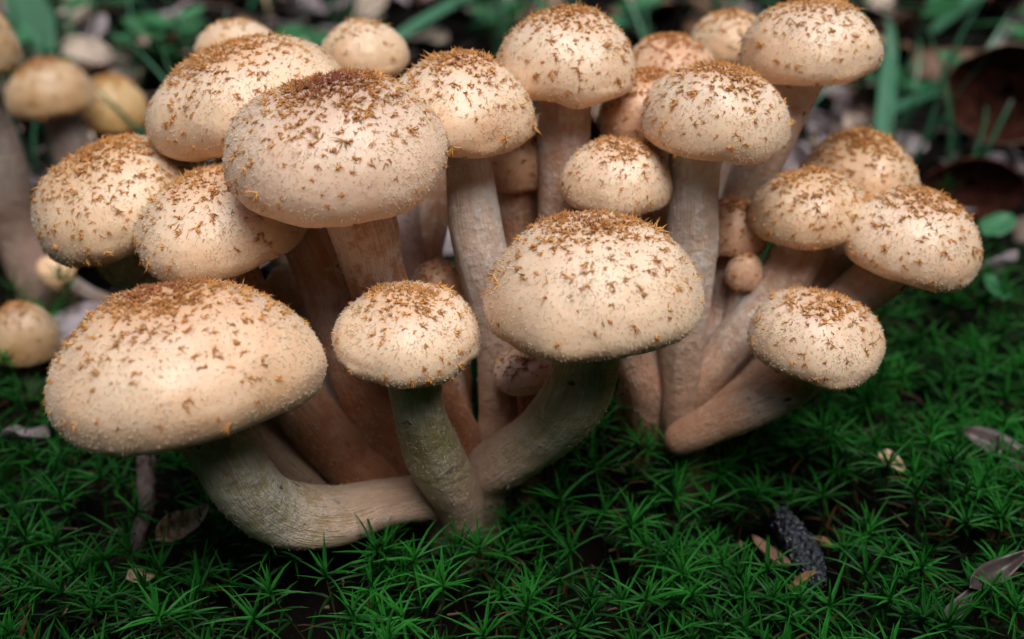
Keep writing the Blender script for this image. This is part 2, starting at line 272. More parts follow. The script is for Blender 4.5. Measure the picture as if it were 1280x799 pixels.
    ('closed pinkish button between the two tall stems in the upper middle', (0.108, 3.4, 4.53), (0.0, -0.0, 1.0), 0.567, 1.043, {'m': 0.6, 'rin': 0.74, 'disc': 1, 'tint': 'orange', 'st': 'brown'}, [(0.11, 3.4, 4.41, 0.423), (0.04, 3.4, 4.13, 0.423), (0.04, 3.2, 3.06, 0.416), (0.03, 2.5, 1.7, 0.389), (0.0, 1.5, 0.7, 0.326), (-0.0, 1.8, -1.3, 0.261)]),
    ('dark orange button deep inside the cluster behind the small front one', (-1.24, 2.0, 2.769), (0.0, -0.052, 0.999), 0.501, 1.149, {'m': 0.26, 'rin': 0.74, 'disc': 1, 'tint': 'orange', 'st': 'brown'}, [(-1.24, 2.0, 2.72, 0.245), (-1.28, 2.4, 2.3, 0.245), (-1.02, 1.7, 1.21, 0.244), (-0.81, 1.2, 0.25, 0.244), (-0.78, 1.5, -1.3, 0.195)]),
    ('small pale pink button tucked under the large creamy front cap', (0.238, 0.5, 2.217), (-0.242, -0.105, 0.965), 0.538, 0.5, {'m': 0.371, 'rin': 0.74, 'disc': 0.7, 'tint': 'pink', 'st': 'brown'}, [(0.25, 0.51, 2.15, 0.253), (0.32, 0.6, 1.73, 0.253), (0.32, 0.6, 1.13, 0.257), (0.26, 0.7, 0.43, 0.263), (0.25, 1.0, -1.3, 0.21)]),
    ('tiny plain cream cap half hidden behind the medium left cap', (-3.669, 2.0, 2.774), (0.0, -0.0, 1.0), 0.389, 1.306, {'m': 0.26, 'rin': 0.74, 'disc': 0.2, 'tint': 'ochre', 'st': 'pale'}, [(-3.67, 2.0, 2.74, 0.212), (-3.7, 2.0, 2.7, 0.212), (-3.44, 1.8, 1.62, 0.216), (-2.98, 1.4, 0.6, 0.217), (-2.91, 1.7, -1.3, 0.174)]),
    ('blurred tan cap peeping over the broad tilted cap at the upper left', (-5.211, 6.5, 5.632), (0.0, -0.0, 1.0), 0.81, 0.715, {'m': 0.26, 'rin': 0.74, 'disc': 0.3, 'tint': 'ochre', 'st': 'pale'}, [(-5.21, 6.5, 5.56, 0.304), (-5.17, 6.5, 5.4, 0.304), (-4.56, 5.0, 4.02, 0.294), (-3.85, 3.2, 2.75, 0.28), (-3.27, 2.0, 1.51, 0.273), (-3.18, 2.3, -1.3, 0.218)]),
    ('soft tan cap behind, between the reddish centred cap and the upper middle cap', (-2.605, 5.2, 5.841), (0.0, -0.0, 1.0), 0.797, 0.819, {'m': 0.26, 'rin': 0.74, 'disc': 0.3, 'tint': 'ochre', 'st': 'pink'}, [(-2.6, 5.2, 5.77, 0.372), (-2.55, 5.2, 5.52, 0.372), (-2.16, 4.2, 4.45, 0.365), (-1.87, 3.0, 3.3, 0.355), (-1.59, 2.0, 1.97, 0.324), (-1.21, 1.3, 0.83, 0.322), (-1.15, 1.6, -1.3, 0.258)]),
    ('shadowed brown stem left of the long pale stem, its cap hidden behind others', (-1.425, 4.5, 4.791), (0.0, -0.0, 1.0), 0.55, 0.87, {'m': 0.26, 'rin': 0.74, 'disc': 0.5, 'tint': 'pink', 'st': 'brown'}, [(-1.43, 4.5, 4.74, 0.314), (-1.41, 4.5, 4.42, 0.314), (-1.43, 3.8, 3.4, 0.311), (-1.5, 3.2, 2.59, 0.309), (-1.03, 2.0, 1.35, 0.301), (-0.96, 2.3, -1.3, 0.241)]),
    ('orange brown cap cut by the left edge, on a tall thick blurred stem', (-11.995, 10.0, 4.627), (0.07, -0.0, 0.998), 1.14, 1.031, {'m': 0.18, 'rin': 0.8, 'disc': 1, 'tint': 'back', 'g': 'b', 'st': 'mauve'}, [(-12.0, 10.0, 4.56, 0.392), (-12.04, 10.0, 4.29, 0.392), (-11.79, 10.0, 2.42, 0.462), (-11.78, 9.8, 0.5, 0.532), (-11.17, 9.4, -0.79, 0.614), (-11.08, 9.7, -1.3, 0.491)]),
    ('out of focus tan cap at the far left beside the yellow one', (-12.486, 15.0, 2.112), (-0.07, -0.0, 0.998), 1.143, 0.997, {'m': 0.18, 'rin': 0.8, 'disc': 1, 'tint': 'back', 'g': 'b', 'st': 'mauve'}, [(-12.48, 15.0, 2.04, 0.527), (-12.34, 15.0, 1.63, 0.527), (-12.15, 15.0, 0.07, 0.585), (-12.14, 15.0, -1.14, 0.596)]),
    ('out of focus yellowish cap at the far left, right of the tan one', (-11.68, 17.0, 1.101), (0.07, -0.0, 0.998), 1.014, 1.131, {'m': 0.26, 'rin': 0.74, 'disc': 1, 'tint': 'yellow', 'g': 'b', 'st': 'mauve'}, [(-11.69, 17.0, 1.01, 0.424), (-11.78, 17.0, 0.7, 0.424), (-12.09, 17.0, -0.79, 0.482), (-12.19, 17.0, -1.7, 0.537)]),
    ('tiny blurred pale cap on a thin stem lying sideways, left of the cluster', (-10.388, 8.5, -0.002), (-0.766, -0.174, 0.619), 0.418, 1.297, {'m': 0.6, 'rin': 0.74, 'disc': 0.3, 'tint': 'ochre', 'g': 'b', 'st': 'mauve'}, [(-10.32, 8.52, -0.06, 0.165), (-10.2, 8.5, -0.14, 0.165), (-9.73, 8.4, -0.44, 0.166), (-9.09, 8.2, -0.65, 0.184), (-8.37, 8.0, -1.12, 0.184)]),
    ('blurred yellow brown cap low at the left edge above the moss', (-9.794, 5.0, 0.095), (0.087, -0.087, 0.992), 0.689, 1.397, {'m': 0.18, 'rin': 0.8, 'disc': 1, 'tint': 'back', 'g': 'b', 'st': 'mauve'}, [(-9.8, 5.0, 0.05, 0.292), (-9.8, 5.0, -0.33, 0.292), (-9.87, 5.0, -0.9, 0.295), (-9.88, 5.3, -1.3, 0.236)]),
]


def cap_profile(h, m, rin, a=1.0, b=1.08):
    p = []
    for i in range(25):
        th = math.pi/2*i/24; p.append((math.sin(th)**a, h*max(0, math.cos(th))**b, math.sin(th)))
    for i in range(1, 13):
        th = math.pi/2*i/12; p.append((rin+(1-rin)*max(0, math.cos(th))**.65, -m*math.sin(th)**1.1, 1+i/12))
    for i in range(1, 5):
        f = i/4; p.append((rin+(.12-rin)*f, -m*(1-.25*math.sin(f*math.pi/2)), 2+f))
    p[0] = (.004, p[0][1], 0)
    return p

NS = 88
def cap_grid(R, h, m, rin, seed):
    pr = cap_profile(h, m, rin); u = np.linspace(0, 2*math.pi, NS, endpoint=False)
    G = np.zeros((len(pr), NS, 3)); T = np.zeros((len(pr), NS)); o = Vector((seed*3.7, seed*1.3, 0))
    rr_ = random.Random(seed*13); dents = [(rr_.uniform(0, 6.28), rr_.uniform(.55, 1.05), rr_.uniform(.18, .45), rr_.uniform(.02, .06)) for _ in range(5)]
    for j, a in enumerate(u):
        ca, sa = math.cos(a), math.sin(a)
        wob = 1+.05*math.cos(a-seed*1.7)+.075*mnoise.noise(Vector((ca*1.1, sa*1.1, 0))+o)+.018*mnoise.noise(Vector((ca*3, sa*3, 5))+o)
        for i, (r, z, t) in enumerate(pr):
            f = min(1, r*1.2)
            rr = r*(1+(wob-1)*f)
            dz = .085*mnoise.noise(Vector((ca*r*1.6, sa*r*1.6, 9))+o)+.012*mnoise.noise(Vector((ca*r*6, sa*r*6, z*6))+o)
            if t >= .8: dz += .035*mnoise.noise(Vector((ca*2.4, sa*2.4, 3))+o)*min(1, (t-.8)*2)
            bulge = 1+.012*mnoise.noise(Vector((ca*r*5, sa*r*5, z*5+20))+o)
            for (da, dt_, dw, dd) in dents:
                q_ = (a-da+math.pi) % (2*math.pi)-math.pi; bulge -= dd*math.exp(-(q_/dw)**2-((t-dt_)/.28)**2)
            G[i, j] = (ca*rr*R*bulge, sa*rr*R*bulge, (z+dz*min(1, h))*R); T[i, j] = t
    return G, T

def grid_faces(nr, ns):
    i = np.arange(nr-1)[:, None]; j = np.arange(ns)[None]; j2 = (j+1) % ns
    return np.stack([i*ns+j, (i+1)*ns+j, (i+1)*ns+j2, i*ns+j2], -1).reshape(-1, 4)

def sample_grid(G, T, dens, r):
    """points on the surface with density dens(t, pos) per square cm: position, normal, downhill direction, t"""
    A = G[:-1]; B = G[1:]; Ar = np.roll(A, -1, 1); Br = np.roll(B, -1, 1)
    d1 = B-A; d2 = Ar-A; N = np.cross(d1, d2); area = np.linalg.norm(np.cross(Br-A, B-Ar), axis=2)/2
    tm = (T[:-1]+T[1:])/2; lam = (area*dens(tm, (A+Br)/2)).ravel()
    cnt = r.poisson(lam); f = np.repeat(np.arange(len(lam)), cnt)
    a = r.random((len(f), 1)); b = r.random((len(f), 1))
    g = lambda Q: Q.reshape(-1, 3)[f]
    p = (g(A)*(1-a)+g(Ar)*a)*(1-b)+(g(B)*(1-a)+g(Br)*a)*b
    nn = g(N); nn /= np.linalg.norm(nn, axis=1, keepdims=True)+1e-12
    dn = g(d1); dn = dn-nn*(dn*nn).sum(1, keepdims=True); dn /= np.linalg.norm(dn, axis=1, keepdims=True)+1e-12
    t = (T[:-1].ravel()[f]+(T[1:].ravel()[f]-T[:-1].ravel()[f])*b[:, 0])
    return p, nn, dn, t

def spikes(P, N, D, L, W, lift, curl, c0, c1):
    """curved three sided spikes; every argument is an array with one row per spike"""
    n = len(P); Sd = np.cross(N, D)
    cl, sl = np.cos(lift)[:, None], np.sin(lift)[:, None]
    dir1 = D*cl+N*sl; up1 = N*cl-D*sl
    l2 = lift+curl; dir2 = D*np.cos(l2)[:, None]+N*np.sin(l2)[:, None]
    L = L[:, None]; W = W[:, None]
    m0 = P-N*W*.5; m1 = P+dir1*L*.5; m2 = m1+dir2*L*.5
    v = [m0+Sd*W, m0-Sd*W, m0+up1*W*1.2, m1+Sd*W*.75, m1-Sd*W*.75, m1+up1*W*.9, m2]
    V = np.stack(v, 1).reshape(-1, 3); b = np.arange(n)[:, None]*7
    Q = np.concatenate([b+np.array([[0, 3, 4, 1]]), b+np.array([[1, 4, 5, 2]]), b+np.array([[2, 5, 3, 0]])])
    Tr = np.concatenate([b+np.array([[3, 6, 4]]), b+np.array([[4, 6, 5]]), b+np.array([[5, 6, 3]])])
    C = np.stack([c0, c0, c0, (c0+c1)/2, (c0+c1)/2, (c0+c1)/2, c1], 1).reshape(-1, 3)
    return V, Q, Tr, np.concatenate([C, np.ones((len(C), 1))], 1)

def rot_tangent(D, N, a):
    return D*np.cos(a)[:, None]+np.cross(N, D)*np.sin(a)[:, None]

def catmull(pts, step):
    P = np.array(pts, float); P = np.vstack([2*P[0]-P[1], P, 2*P[-1]-P[-2]]); out = []
    for i in range(1, len(P)-2):
        k = max(2, int(np.linalg.norm(P[i+1, :3]-P[i, :3])/step))
        for j in range(k):
            t = j/k; a, b, c, d = P[i-1:i+3]
            out.append(.5*((2*b)+(-a+c)*t+(2*a-5*b+4*c-d)*t*t+(-a+3*b-3*c+d)*t**3))
    out.append(P[-2]); return np.array(out)

def tube(pts, ns, step=.12, rough=.05, seed=0, flare=0.0):
    C = catmull(pts, step); c = C[:, :3]; r = np.maximum(C[:, 3], .01)*(1+.05*np.sin(np.arange(len(C))*step*2.3+seed)*(rough < .2))
    tan = np.gradient(c, axis=0); tan /= np.linalg.norm(tan, axis=1, keepdims=True)
    x = np.array([1., 0, 0]); x -= tan[0]*(x@tan[0]); x /= np.linalg.norm(x)
    u = np.linspace(0, 2*math.pi, ns, endpoint=False); G = np.zeros((len(c), ns, 3)); fib = np.zeros((len(c), ns, 3)); T = np.zeros((len(c), ns))
    acc = 0
    for i in range(len(c)):
        if i: acc += np.linalg.norm(c[i]-c[i-1])
        x = x-tan[i]*(x@tan[i]); x /= np.linalg.norm(x); y = np.cross(tan[i], x)
        fl = 1+flare*math.exp(-i*step/.25)
        for j, a in enumerate(u):
            ca, sa = math.cos(a), math.sin(a)
            w_ = 1+rough*mnoise.noise(Vector((ca*1.2+seed, sa*1.2, acc*.9)))+rough*.5*mnoise.noise(Vector((ca*4+seed, sa*4, acc*1.3)))
            G[i, j] = c[i]+(x*ca+y*sa)*r[i]*w_*fl; fib[i, j] = (ca, sa, acc*.09+seed); T[i, j] = i/(len(c)-1)
    return G, fib, T

def spawn(name, V, Q, Tr, C, mat, parent):
    o = link(name, mesh(name, V, Q, Tr, mat, True, {'col': ('FLOAT_COLOR', C)}), parent); tag(o, kind='stuff'); return o

def mushroom(k, label, c, nrm, R, h, st, stem):
    r = np.random.default_rng(100+k); back = st.get('g') == 'b'
    disc = st.get('disc', .7); tint = st.get('tint', '')
    base = np.array(stem[-2][:3]); root = link('mushroom', None, None, base); root.empty_display_size = .01
    tag(root, label, 'mushroom', 'blurred mushrooms behind the cluster at the left' if back else 'honey coloured mushrooms growing in one cluster')
    # cap
    G, T = cap_grid(R, h, st['m'], st.get('rin', .6), k+1)
    nv = Vector(nrm); x = Vector((1, 0, 0)); x = (x-nv*x.dot(nv)).normalized(); y = nv.cross(x)
    M = Matrix((x, y, nv)).transposed().to_4x4(); M = M @ Matrix.Rotation(r.random()*6.28, 4, 'Z')
    cap = link('cap', mesh('cap', G.reshape(-1, 3), grid_faces(len(G), NS), None, cap_mat(tint, disc), True, {'tt': ('FLOAT', T)}), root, np.array(c)-base, M.to_euler())
    # scales
    if back: D0 = 70
    else: D0 = 118
    rimf = st.get('rim', 1.0); fade = 1.0 if disc > .4 else .45
    def dens(t, p):
        d = np.interp(t, [0, .22, .42, .62, .85, 1.0, 1.35, 1.7, 1.93, 2.0, 2.05], [3.4, 3.0, 1.5, .50, .20, .05+.08*rimf, .07*rimf, .03*rimf, .3*rimf, .5*rimf, 0])
        return d*fade*D0*(1+.5*vnoise(p[..., 0]*1.7+k, p[..., 1]*1.7))*(.55+.6*disc)
    p, nn, dn, t = sample_grid(G, T, dens, r)
    m = r.integers(3, 8, len(p)); big = np.exp(r.normal(-.1, .36, len(p)))
    f = np.repeat(np.arange(len(p)), m); ns_ = len(f)
    td = t[f]; inner = np.clip(1-td/.6, 0, 1); rim = td > 1.6
    ang = r.normal(0, .95, ns_)+np.repeat(r.normal(0, .7, len(p)), m)
    D = rot_tangent(dn[f], nn[f], ang)
    sz = min(1.2, .85+.32*R)
    L = (.045+.048*r.random(ns_))*big[f]*sz*(1-.40*inner)
    W = .0082*(.6+.8*r.random(ns_))*sz**.5*(.75+.25*big[f])
    lift = .15+.6*r.random(ns_)+.5*inner*r.random(ns_); curl = r.normal(-.15, .8, ns_)
    P0 = p[f]+D*(r.random((ns_, 1))*.03-.015)+r.normal(0, .010, (ns_, 3))*(1-np.abs(nn[f]))
    tone = (r.random(len(p))[f]*.7+r.random(ns_)*.3)[:, None]
    amber = np.array([.78, .45, .15]); brown = np.array([.64, .27, .065]); dark = np.array([.26, .09, .03])
    if tint == 'orange': amber = np.array([.62, .26, .06])
    acc_ = (r.random(len(p)) < .30)[f]; mixd = np.clip(-.05+.85*inner*disc+rim*.8+.55*acc_, 0, 1)[:, None]
    c0 = (amber*(1-mixd)+brown*mixd)*(.65+.6*tone); c1 = (brown*(1-mixd)+dark*mixd)*(.7+1.1*tone)
    c1[rim] = dark
    if st.get('red'):
        q2 = np.clip(1.25-td/.34, 0, 1)[:, None]*st['red']; c0 = c0*(1-q2)+np.array([.40, .12, .06])*q2*(.6+.6*tone); c1 = c1*(1-q2)+np.array([.17, .045, .03])*q2*(.6+.9*tone)
    spawn('scales', *spikes(P0, nn[f], D, L, W, lift, curl, c0, c1), M_SCALE, cap)
    if not back:
        def dens2(t, p): return np.interp(t, [0, .3, .6, .9, 1.3, 1.6, 1.9], [90, 120, 190, 380, 420, 90, 0])*(1+.7*vnoise(p[..., 0]*3+k, p[..., 1]*3))
        p, nn, dn, t = sample_grid(G, T, dens2, r); q_ = len(p)
        D = rot_tangent(dn, nn, r.normal(0, 1.0, q_))
        c0 = np.array([[.96, .82, .62]])*(.75+.35*r.random((q_, 1)))
        spawn('fuzz', *spikes(p, nn, D, .016+.030*r.random(q_)+.02*(t < .9), .0038+.0032*r.random(q_), .3+.8*r.random(q_), r.normal(0, .5, q_), c0, c0*1.12), M_FUZZ, cap)
    # stem
    sp = [(a-base[0], b-base[1], z-base[2], q_) for a, b, z, q_ in stem]
    G, fib, T = tube(sp, 40, .10, .07, k*2.3, .12)
    so_ = link('stem', mesh('stem', G.reshape(-1, 3), grid_faces(len(G), 40)[:, ::-1], None, STEM[st['st']], True, {'fib': ('FLOAT_VECTOR', fib), 'vv': ('FLOAT', T)}), root)
    if not back:
        def dens3(t, p): return 260*np.clip(.30+1.7*vnoise(p[..., 0]*2.2+k, p[..., 2]*1.4), .08, 1.4)
        p, nn, dn, t = sample_grid(G, T, dens3, r); nn = -nn; q_ = len(p)
        D = rot_tangent(dn, nn, r.normal(0, .9, q_))
        c0 = np.array([[.86, .70, .56]])*(.7+.5*r.random((q_, 1)))
        spawn('fibres', *spikes(p, nn, D, .018+.075*r.random(q_)**2, .0024+.0030*r.random(q_), .05+.7*r.random(q_)**2, r.normal(0, .7, q_), c0, c0), M_FIBRE, so_)

for k, e in enumerate(MUSHROOMS): mushroom(k, *e)

# ------------------------------------------------------------------ moss
def moss_field():
    r = np.random.default_rng(11); P = []
    stems = [np.array([(a[0], a[1], a[3]) for a in catmull(e[6], .15) if a[2]-a[3] < .25]) for e in MUSHROOMS]
    sx = np.concatenate([s_ for s_ in stems if len(s_)])
    cell = .42
    for gy in np.arange(-5.0, 19, cell):
        for gx_ in np.arange(-20, 20, cell):
            dep = gy+14.2
            if abs(gx_) > dep*.62+2.5: continue
            x = gx_+r.uniform(-.5, .5)*cell; y = gy+r.uniform(-.5, .5)*cell
            # where moss grows: all round the cluster, out to the right, thinning behind into leaf litter
            lim = 8.5+3.5*float(vnoise(x*.3, 2.2))+(3.0 if x > 3 else 0)-(4.0 if x < -5 else 0)
            if y > lim+r.normal(0, 1.2): continue
            if y > 6 and r.random() < .35: continue
            bare = 1.4*math.exp(-(((x-4.5)/.95)**2+((y+.1)/1.5)**2))+.9*math.exp(-(((x-8.2)/.7)**2+((y-4.6)/.8)**2))+1.4*math.exp(-(((x+5.6)/.8)**2+((y-.6)/1.5)**2))
            hole = float(vnoise(x*1.3+31, y*1.3))
            if hole < -.40 and r.random() < .85: continue
            bare += 1.2*math.exp(-(((x+9.6)/.8)**2+((y-4.4)/1.0)**2))+.75*math.exp(-(((x-6.6)/.5)**2+((y+2.0)/.35)**2))
            if bare > .45+r.random()*.35: continue
            if np.min(np.hypot(sx[:, 0]-x, sx[:, 1]-y)-sx[:, 2]) < .05: continue
            if -3.4 < x < .2 and .5 < y < 2.6 and r.random() < .85: continue
            P.append((x, y))
    for s_ in MUSHROOMS:                                            # sprigs that hug the feet of the stems
        for a_ in s_[6]:
            if -.8 < a_[2] < .45 and s_[5].get('g') != 'b' and not s_[5].get('bare'):
                for _ in range(5):
                    an = r.uniform(math.pi*.95, math.pi*2.05); d_ = a_[3]+.05+.2*r.random(); px_, py_ = a_[0]+math.cos(an)*d_, a_[1]+math.sin(an)*d_
                    if np.min(np.hypot(sx[:, 0]-px_, sx[:, 1]-py_)-sx[:, 2]) > 0: P.append((px_, py_))
    P = np.array(P); n = len(P)
    x, y = P[:, 0], P[:, 1]
    hgt = .80+.75*r.random(n)+.30*vnoise(x*.8, y*.8+20)
    hgt *= 1-.25*np.exp(-((x/2.6)**2+((y-.5)/1.2)**2))
    gz = ground_z(x, y); lean = r.normal(0, .28, (n, 2))
    gen = []
    for kind, cnt in (('top', 10), ('inner', 3), ('low', 8)):
        f = np.repeat(np.arange(n), cnt); m = len(f); i = np.tile(np.arange(cnt), n)
        az = i*2.39996+np.repeat(r.random(n)*6.28, cnt)+r.normal(0, .2, m)
        if kind == 'top': al = .60+.75*r.random(m); hh = hgt[f]-r.random(m)*.10; L = .40+.36*r.random(m); be = .0+.8*r.random(m)
        elif kind == 'inner': al = .10+.35*r.random(m); hh = hgt[f]-r.random(m)*.04; L = .34+.22*r.random(m); be = .15+.3*r.random(m)
        else: al = .7+.6*r.random(m); hh = hgt[f]*(.30+.60*r.random(m)); L = .36+.24*r.random(m); be = .3+.6*r.random(m)
        L = L*(np.exp(r.normal(0, .12, n)))[f]
        gen.append((f, az, al, hh, L, be, np.full(m, kind == 'low')))
    f, az, al, hh, L, be, low = [np.concatenate(z_) for z_ in zip(*gen)]
    m = len(f)
    base = np.stack([x[f]+lean[f, 0]*hh, y[f]+lean[f, 1]*hh, gz[f]+hh], 1)
    out = np.stack([np.cos(az), np.sin(az), 0*az], 1); side = np.stack([-np.sin(az), np.cos(az), 0*az], 1); up = np.array([[0, 0, 1.]])
    W = (.019+.011*r.random(m))[:, None]; rows = []; p = base; fr = [0, .3, .35, .35]; wd = [.8, 1.0, .68, 0]
    Lc = L[:, None]
    for s_ in range(4):
        a = al+be*(s_/3.0); d = out*np.sin(a)[:, None]+up*np.cos(a)[:, None]; nn = -out*np.cos(a)[:, None]+up*np.sin(a)[:, None]
        p = p+d*Lc*fr[s_]
        if s_ < 3: rows += [p+side*W*wd[s_]+nn*W*.55, p, p-side*W*wd[s_]+nn*W*.55]
        else: rows += [p]
    V = np.stack(rows, 1).reshape(-1, 3); b = np.arange(m)[:, None]*10
    Q = np.concatenate([b+np.array([[0, 3, 4, 1]]), b+np.array([[1, 4, 5, 2]]), b+np.array([[3, 6, 7, 4]]), b+np.array([[4, 7, 8, 5]])])
    Tr = np.concatenate([b+np.array([[6, 9, 7]]), b+np.array([[7, 9, 8]])])
    tone = (np.clip(.45+.6*vnoise(x*.9+7, y*.9)+r.normal(0, .3, n), 0, 1)[f]*.65+r.random(m)*.35)[:, None]
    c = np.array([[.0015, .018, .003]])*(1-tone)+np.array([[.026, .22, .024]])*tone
    c[low] *= .35  # lower leaves darkened in colour to deepen the shade between sprigs
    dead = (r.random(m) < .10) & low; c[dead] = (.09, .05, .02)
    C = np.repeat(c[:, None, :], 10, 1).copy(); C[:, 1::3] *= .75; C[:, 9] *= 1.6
    C = np.concatenate([C.reshape(-1, 3), np.ones((m*10, 1))], 1)
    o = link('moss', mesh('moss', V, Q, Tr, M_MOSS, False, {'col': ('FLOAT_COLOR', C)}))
    tag(o, 'dense carpet of dark green star shaped moss around the mushroom cluster', 'moss', kind='stuff')
    # the thin brown green shoots that carry the leaves
    a = np.arange(3)*2.094; ring = np.stack([np.cos(a), np.sin(a), 0*a], 1)*.018
    b0 = np.stack([x, y, gz-.1], 1); b1 = np.stack([x+lean[:, 0]*hgt, y+lean[:, 1]*hgt, gz+hgt], 1)
    V = np.concatenate([b0[:, None]+ring, b1[:, None]+ring*.7], 1).reshape(-1, 3); b = np.arange(n)[:, None]*6
    Q = np.concatenate([b+np.array([[j, (j+1) % 3, (j+1) % 3+3, j+3]]) for j in range(3)])
    C = np.tile([.05, .05, .015, 1.], (len(V), 1))
    s2 = link('moss_shoots', mesh('moss_shoots', V, Q, None, M_MOSS, True, {'col': ('FLOAT_COLOR', C)}), o); tag(s2, kind='stuff')
moss_field()

# ------------------------------------------------------------------ leaves, twigs, grass
def leaf_mesh(name, Ln, Wd, mat, curl=.3, cup=.2, seed=0, point=1.6, nl=12, nw=6, wav=.05):
    V = []
    for i in range(nl+1):
        t = i/nl; w_ = Wd/2*(math.sin(math.pi*min(1, t**.8)))**(1/point)*(1-.15*t)+.01
        if i in (0, nl): w_ = .015
        a = curl*(t-.3)*2
        for j in range(nw+1):
            s_ = j/nw*2-1
            x = (t-.5)*Ln; y = s_*w_
            z = Ln*.25*curl*(t-.5)**2*4+cup*abs(s_)**1.5*w_+wav*mnoise.noise(Vector((x*1.5+seed, y*1.5, seed)))*Wd+.03*abs(s_)
            V.append((x, y, z))
    V = np.array(V); idx = np.arange((nl+1)*(nw+1)).reshape(nl+1, nw+1)
    q = np.stack([idx[:-1, :-1], idx[1:, :-1], idx[1:, 1:], idx[:-1, 1:]], -1).reshape(-1, 4)
    V2 = V.copy(); V2[:, 2] -= .02; n0 = len(V)                      # real thickness
    bd = [idx[0, :], idx[:, -1], idx[-1, ::-1], idx[::-1, 0]]; loop = np.concatenate([b_[:-1] for b_ in bd]); l2 = np.roll(loop, -1)
    side = np.stack([loop, l2, l2+n0, loop+n0], 1)
    return mesh(name, np.concatenate([V, V2]), np.concatenate([q, q[:, ::-1]+n0, side]), None, mat)

LITTER = [leaf_litter_mat('dead_leaf_skin_'+n_, [(0, a_), (1, b_)]) for n_, a_, b_ in (('grey', (.20, .16, .17), (.42, .36, .38)), ('brown', (.12, .065, .045), (.24, .13, .08)), ('tan', (.34, .24, .19), (.50, .40, .32)))]
SHAPES = [(4.2, 2.2, .35, .3, 1.6), (3.2, 1.9, -.4, -.3, 2.0), (5.0, 2.6, .6, .1, 1.4), (2.6, 1.6, .8, .6, 1.8), (3.8, 1.5, -.2, .5, 1.3), (4.5, 3.0, .2, -.2, 2.2)]
LEAVES = [[leaf_mesh('dead_leaf', L_, W_, mt_, c_, u_, i*3.1, p_, wav=.16) for i, (L_, W_, c_, u_, p_) in enumerate(SHAPES)] for mt_ in LITTER]
def region(x, y):
    u = x/(y+14.2)
    return 'at the far left' if u < -.24 else 'left of the top centre' if u < 0 else 'right of the top centre' if u < .24 else 'at the far right'
r = np.random.default_rng(21); cnt = 0
while cnt < 298:
    y = 5+42*r.random()**.8; x = r.uniform(-1, 1)*(y+14.2)*.52
    if y < 9 and abs(x) < 8: continue
    if x > 3 and y < 13 and r.random() < .85: continue
    ci = int(r.choice(3, p=[.42, .33, .25])); cname = ('mauve grey', 'dark brown', 'pale tan')[ci]
    o = link('dead_leaf', LEAVES[ci][cnt % 6], None, (x, y, float(ground_z(x, y))+.2+.9*r.random()), (r.normal(0, .35), r.normal(0, .35), r.random()*6.28))
    sc_ = .45+.5*r.random(); o.scale = (sc_,)*3
    tag(o, cname+' dead leaf in the blurred litter behind the mushrooms '+region(x, y), 'dead leaf', cname+' dead leaves in the litter '+region(x, y))
    cnt += 1

def twig(pts, label, mat=M_TWIG, group=None, name='twig', cat='twig'):
    b = np.array(pts[len(pts)//2][:3]); G, fib, T = tube([(a-b[0], c-b[1], d-b[2], e) for a, c, d, e in pts], 10, .3, .25, b[0])
    o = link(name, mesh(name, G.reshape(-1, 3), grid_faces(len(G), 10)[:, ::-1], None, mat), None, b)
    return tag(o, label, cat, group)
for i in range(34):
    y = 9+32*r.random(); x = r.uniform(-1, 1)*(y+14)*.5; a = r.random()*3.14; L_ = 2+4*r.random(); z = float(ground_z(x, y))+.9
    dx, dy = math.cos(a)*L_/2, math.sin(a)*L_/2
    twig([(x-dx, y-dy, z, .07), (x+r.normal(0, .2), y+r.normal(0, .2), z+.3*r.random(), .10), (x+dx, y+dy, z+.3*r.normal(), .06)],
         'thin dark twig in the blurred leaf litter '+region(x, y), group='twigs in the leaf litter '+region(x, y))

def blade_mesh(name, Ln, Wd, bend, seed, mat=M_GRASS, fold=.35, nl=14):
    V = []
    z = y = 0; a = 0
    for i in range(nl+1):
        t = i/nl; a = bend*t**1.3; w_ = Wd/2*(1-t**2.2)*min(1, .5+t*3)+.004
        for s_ in (-1, 0, 1): V.append((s_*w_, y+(abs(s_))*w_*fold*-math.cos(a)*.0, z+abs(s_)*w_*fold))
        y += math.sin(a)*Ln/nl; z += math.cos(a)*Ln/nl
    V = np.array(V); idx = np.arange((nl+1)*3).reshape(nl+1, 3)
    q = np.stack([idx[:-1, :-1], idx[1:, :-1], idx[1:, 1:], idx[:-1, 1:]], -1).reshape(-1, 4)
    return mesh(name, V, q, None, mat)

TUFT = [blade_mesh('blade', 3+2.5*i/5, .13+.03*(i % 3), .5+.35*(i % 4), i) for i in range(6)]
for i in range(44):
    y = 16+30*r.random(); x = r.uniform(-1, 1)*(y+14)*.5
    root = link('grass_tuft', None, None, (x, y, float(ground_z(x, y)))); root.empty_display_size = .01
    tag(root, 'tuft of narrow green grass in the blurred background '+region(x, y), 'grass tuft', 'grass tufts in the background '+region(x, y))
    for j in range(6): link('blade', TUFT[r.integers(6)], root, (r.normal(0, .15), r.normal(0, .15), 0), (r.normal(0, .25), r.normal(0, .25), r.random()*6.28))

